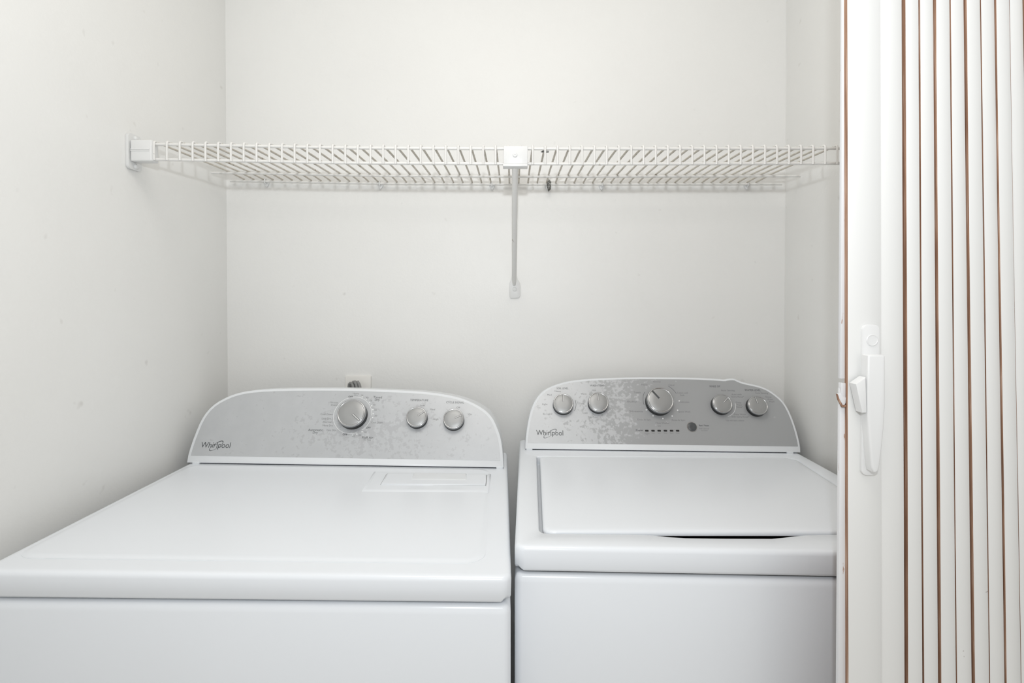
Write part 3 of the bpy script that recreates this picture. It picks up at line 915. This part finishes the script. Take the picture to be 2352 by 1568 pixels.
legend(wface, washer, 'rinse_dial_lettering', [('RINSE OP', 1642, 887, 4.2, 24)],
       [('Auto Sensing', 1671.5, 896.3, 3.8, 31), ('Auto with', 1691.5, 905.5, 3.6, 23), ('Extra Rinse*', 1694.5, 911, 3.6, 28), ('Deep', 1696.5, 924.3, 3.6, 12), ('Water', 1698, 929.5, 3.6, 13), ('Rinse*', 1699, 934.5, 3.6, 15), ('Deep Water', 1699.5, 951.2, 3.6, 28), ('with Extra Rinse*', 1700, 957, 3.6, 40), ('*Use with fabric softener', 1688, 965.5, 3.0, 43)], rin_marks)
legend(wface, washer, 'water_level_lettering', [('WATER LEVEL', 1728.5, 895.6, 4.2, 37)], [('Auto Sensing', 1749, 902.3, 3.8, 29), ('Deep', 1765, 911.3, 3.6, 13), ('Water', 1769, 916.7, 3.6, 14), ('Wash', 1772, 922, 3.6, 13)])
knob(wface, washer, 1294, 925.5, 23.5, 0.018, 0, 'soil_dial')
knob(wface, washer, 1375, 922.5, 23.5, 0.018, -3, 'wash_temperature_dial')
knob(wface, washer, 1517.3, 918, 31, 0.024, -38, 'cycle_dial', 'button')
knob(wface, washer, 1660, 926, 22.8, 0.018, 45, 'rinse_dial')
knob(wface, washer, 1741.5, 930, 22.8, 0.018, -9, 'water_level_dial')
u, v = wface.uv(1589.3, 980.3); ur, _ = wface.uv(1600, 980.3); R = ur - u
fr = Matrix.Translation(wface.pt(u, v, wface.ink)) @ wface.frame
bm = bmesh.new(); lathe(bm, [(R * 1.12, 0), (R * 1.12, 0.0006), (R * 0.98, 0.0006), (R * 0.98, 0.0012), (R * 0.9, 0.0020), (R * 0.4, 0.0024), (R * 0.05, 0.0025)], fr, 40, [1, 1, 1, 0, 0, 0, 0])
bm_obj('start_button', bm, [M['button'], M['chrome']], washer, angle=50)
for px in (1485.7, 1499.8, 1514, 1528.3, 1542.3, 1556.4):
    u, v = wface.uv(px, 989); ur, _ = wface.uv(px + 4.1, 989); R = ur - u
    bm = bmesh.new()
    loft(bm, [[wface.pt(u + x, v + y, wface.ink) for x, y in rrect(-R, R, -R * 0.5, R * 0.5, R * 0.42, 4)], [wface.pt(u + x, v + y, wface.ink + 0.0004) for x, y in rrect(-R * 0.95, R * 0.95, -R * 0.45, R * 0.45, R * 0.4, 4)]])
    bm_obj('progress_light', bm, M['dark'], washer)

# ------------------------------------------------------------------ folding door
YD = 0.68
ZB, ZTOP = 0.012, 2.06
dx0 = at_depth(1946, 300, YD).x
door = bpy.data.objects.new('door_1', None); COL.objects.link(door); door.location = (dx0, YD, 0)
tag(door, 'white accordion folding door pushed to the right, brown wood showing between its folds', 'door', kind='structure')
DO = door.location.copy()


def edge_x(top, bottom, z, y=YD):
    """a slightly leaning vertical edge through two measured points"""
    a, b = at_depth(top, 0, y), at_depth(bottom, 1568, y)
    return a.x + (b.x - a.x) * (z - a.z) / (b.z - a.z)


def slat(name, t0, b0, t1, b1, y0, depth, front='door', side='wood', bev=0.0005, back_x=0.0):
    """tall slat: painted face, bare side edges"""
    bm = bmesh.new(); rows = []
    for k in range(9):
        z = ZB + (ZTOP - ZB) * k / 8
        xa, xb = edge_x(t0, b0, z), edge_x(t1, b1, z)
        wob = 0.0003 * math.sin(k * 1.7 + t0)
        rows.append([Vector((xa + wob, y0 + bev, z)), Vector((xa + bev * 0.5 + wob, y0 + bev * 0.15, z)), Vector((xa + bev * 1.4 + wob, y0, z)), Vector((xb - bev, y0, z)), Vector((xb, y0 + bev, z)), Vector((xb + back_x, y0 + depth, z)), Vector((xa + back_x, y0 + depth, z))])
    rows = [[p - DO for p in r] for r in rows]
    vs = [[bm.verts.new(p) for p in r] for r in rows]; n = 7
    for q in range(8):
        for k in range(n):
            f = bm.faces.new((vs[q][k], vs[q][(k + 1) % n], vs[q + 1][(k + 1) % n], vs[q + 1][k])); f.material_index = 0 if k in (1, 2, 3) else 1
    bm.faces.new(vs[0]); bm.faces.new(vs[-1])
    return bm_obj(name, bm, [M[front], M[side]], door, angle=50)


slat('lead_post', 1945.5, 1948.5, 2022.6, 2025.6, YD, 0.0065)
bm = bmesh.new()
a = at_depth(1946, 0, YD).x
for z0, z1, dz in ((ZB, 1.176, 0), (1.187, ZTOP, 0)):
    box(bm, Vector((a - 0.0012, YD + 0.0062, z0)) - DO, Vector((a + 0.03, YD + 0.0125, z1)) - DO, 0.0012, 2)
bm_obj('edge_channel', bm, M['chipped'], door)
slat('lead_panel', 2022.0, 2025.0, 2072.8, 2079.5, YD + 0.0009, 0.05, side='wood', back_x=0.0)
TOPS = [2076.5, 2112, 2147.5, 2183, 2217.6, 2253, 2287, 2319.6, 2352, 2384, 2415, 2446]
BOTS = [2082.8, 2121.3, 2159.2, 2198, 2236.4, 2274.3, 2310.9, 2346.5, 2383, 2420, 2457, 2494]
GAPS = [6.5, 4.2, 5.0, 3.4, 4.8, 3.2, 2.4, 1.6, 2, 2, 2]
for i in range(11):
    g = GAPS[i]; gn = GAPS[i + 1] if i < 10 else 2
    slat('fold_panel', TOPS[i] + g / 2, BOTS[i] + g / 2, TOPS[i + 1] - gn / 2, BOTS[i + 1] - gn / 2, YD + 0.001 * (i % 2), 0.06 if i < 9 else 0.05, back_x=0.0)


def dpoly(pts, y): return [at_depth(x, yy, y) - DO for x, yy in pts]


bm = bmesh.new()
a, b = at_depth(1979, 1092, YD - 0.004), at_depth(2022, 745, YD - 0.004)
prism(bm, [Vector((x, YD - 0.004, z)) - DO for x, z in rrect(a.x, b.x, a.z, b.z, 0.007, 6)], (0, 0.0042, 0), 0.0012)
hb = bm_obj('handle_plate', bm, M['handle'], door)
bm = bmesh.new()
lev = [(1994, 817), (1998, 815), (2030, 815), (2034, 818), (2034, 935), (2031, 985), (2026, 1035), (2021, 1072), (2018, 1083), (2011, 1087), (2005, 1084), (2002, 1072), (1997, 1010), (1993, 950), (1992.5, 900)]
prism(bm, dpoly(lev, YD - 0.0165), (0, 0.0127, 0), 0.0025, seg=3)
bm_obj('grip', bm, M['handle'], hb)
bm = bmesh.new()
prism(bm, dpoly([(1966, 882), (1989, 866), (1991, 948), (1981, 948)], YD - 0.0165), (0, 0.0127, 0), 0.0012)
bm_obj('latch_button', bm, M['handle'], hb)
bm = bmesh.new(); p = at_depth(2003, 781, YD - 0.004) - DO
lathe(bm, [(0.0072, 0), (0.0072, 0.0006), (0.0064, 0.0011), (0.0058, 0.0006), (0.0008, 0.0006)], Matrix.Translation(p) @ Matrix.Rotation(math.pi / 2, 4, 'X'), 28)
bm_obj('screw_cap', bm, M['handle'], hb)
bm = bmesh.new()
prism(bm, dpoly([(1932, 879), (1943, 880), (1943, 915), (1934, 915)], YD + 0.004), (0, 0.006, 0), 0.0008)
prism(bm, dpoly([(1923, 905), (1933, 904), (1938, 912), (1944, 913), (1943, 925), (1938, 934), (1933, 927), (1926, 917)], YD + 0.003), (0, 0.004, 0), 0.0008)
prism(bm, dpoly([(1921.5, 904), (1924.5, 905), (1928, 916), (1936, 930), (1943, 930), (1942, 935), (1934, 935), (1925, 918)], YD + 0.0025), (0, 0.002, 0), 0, 1)
bm_obj('strike_catch', bm, [M['chipped'], M['wood']], door)
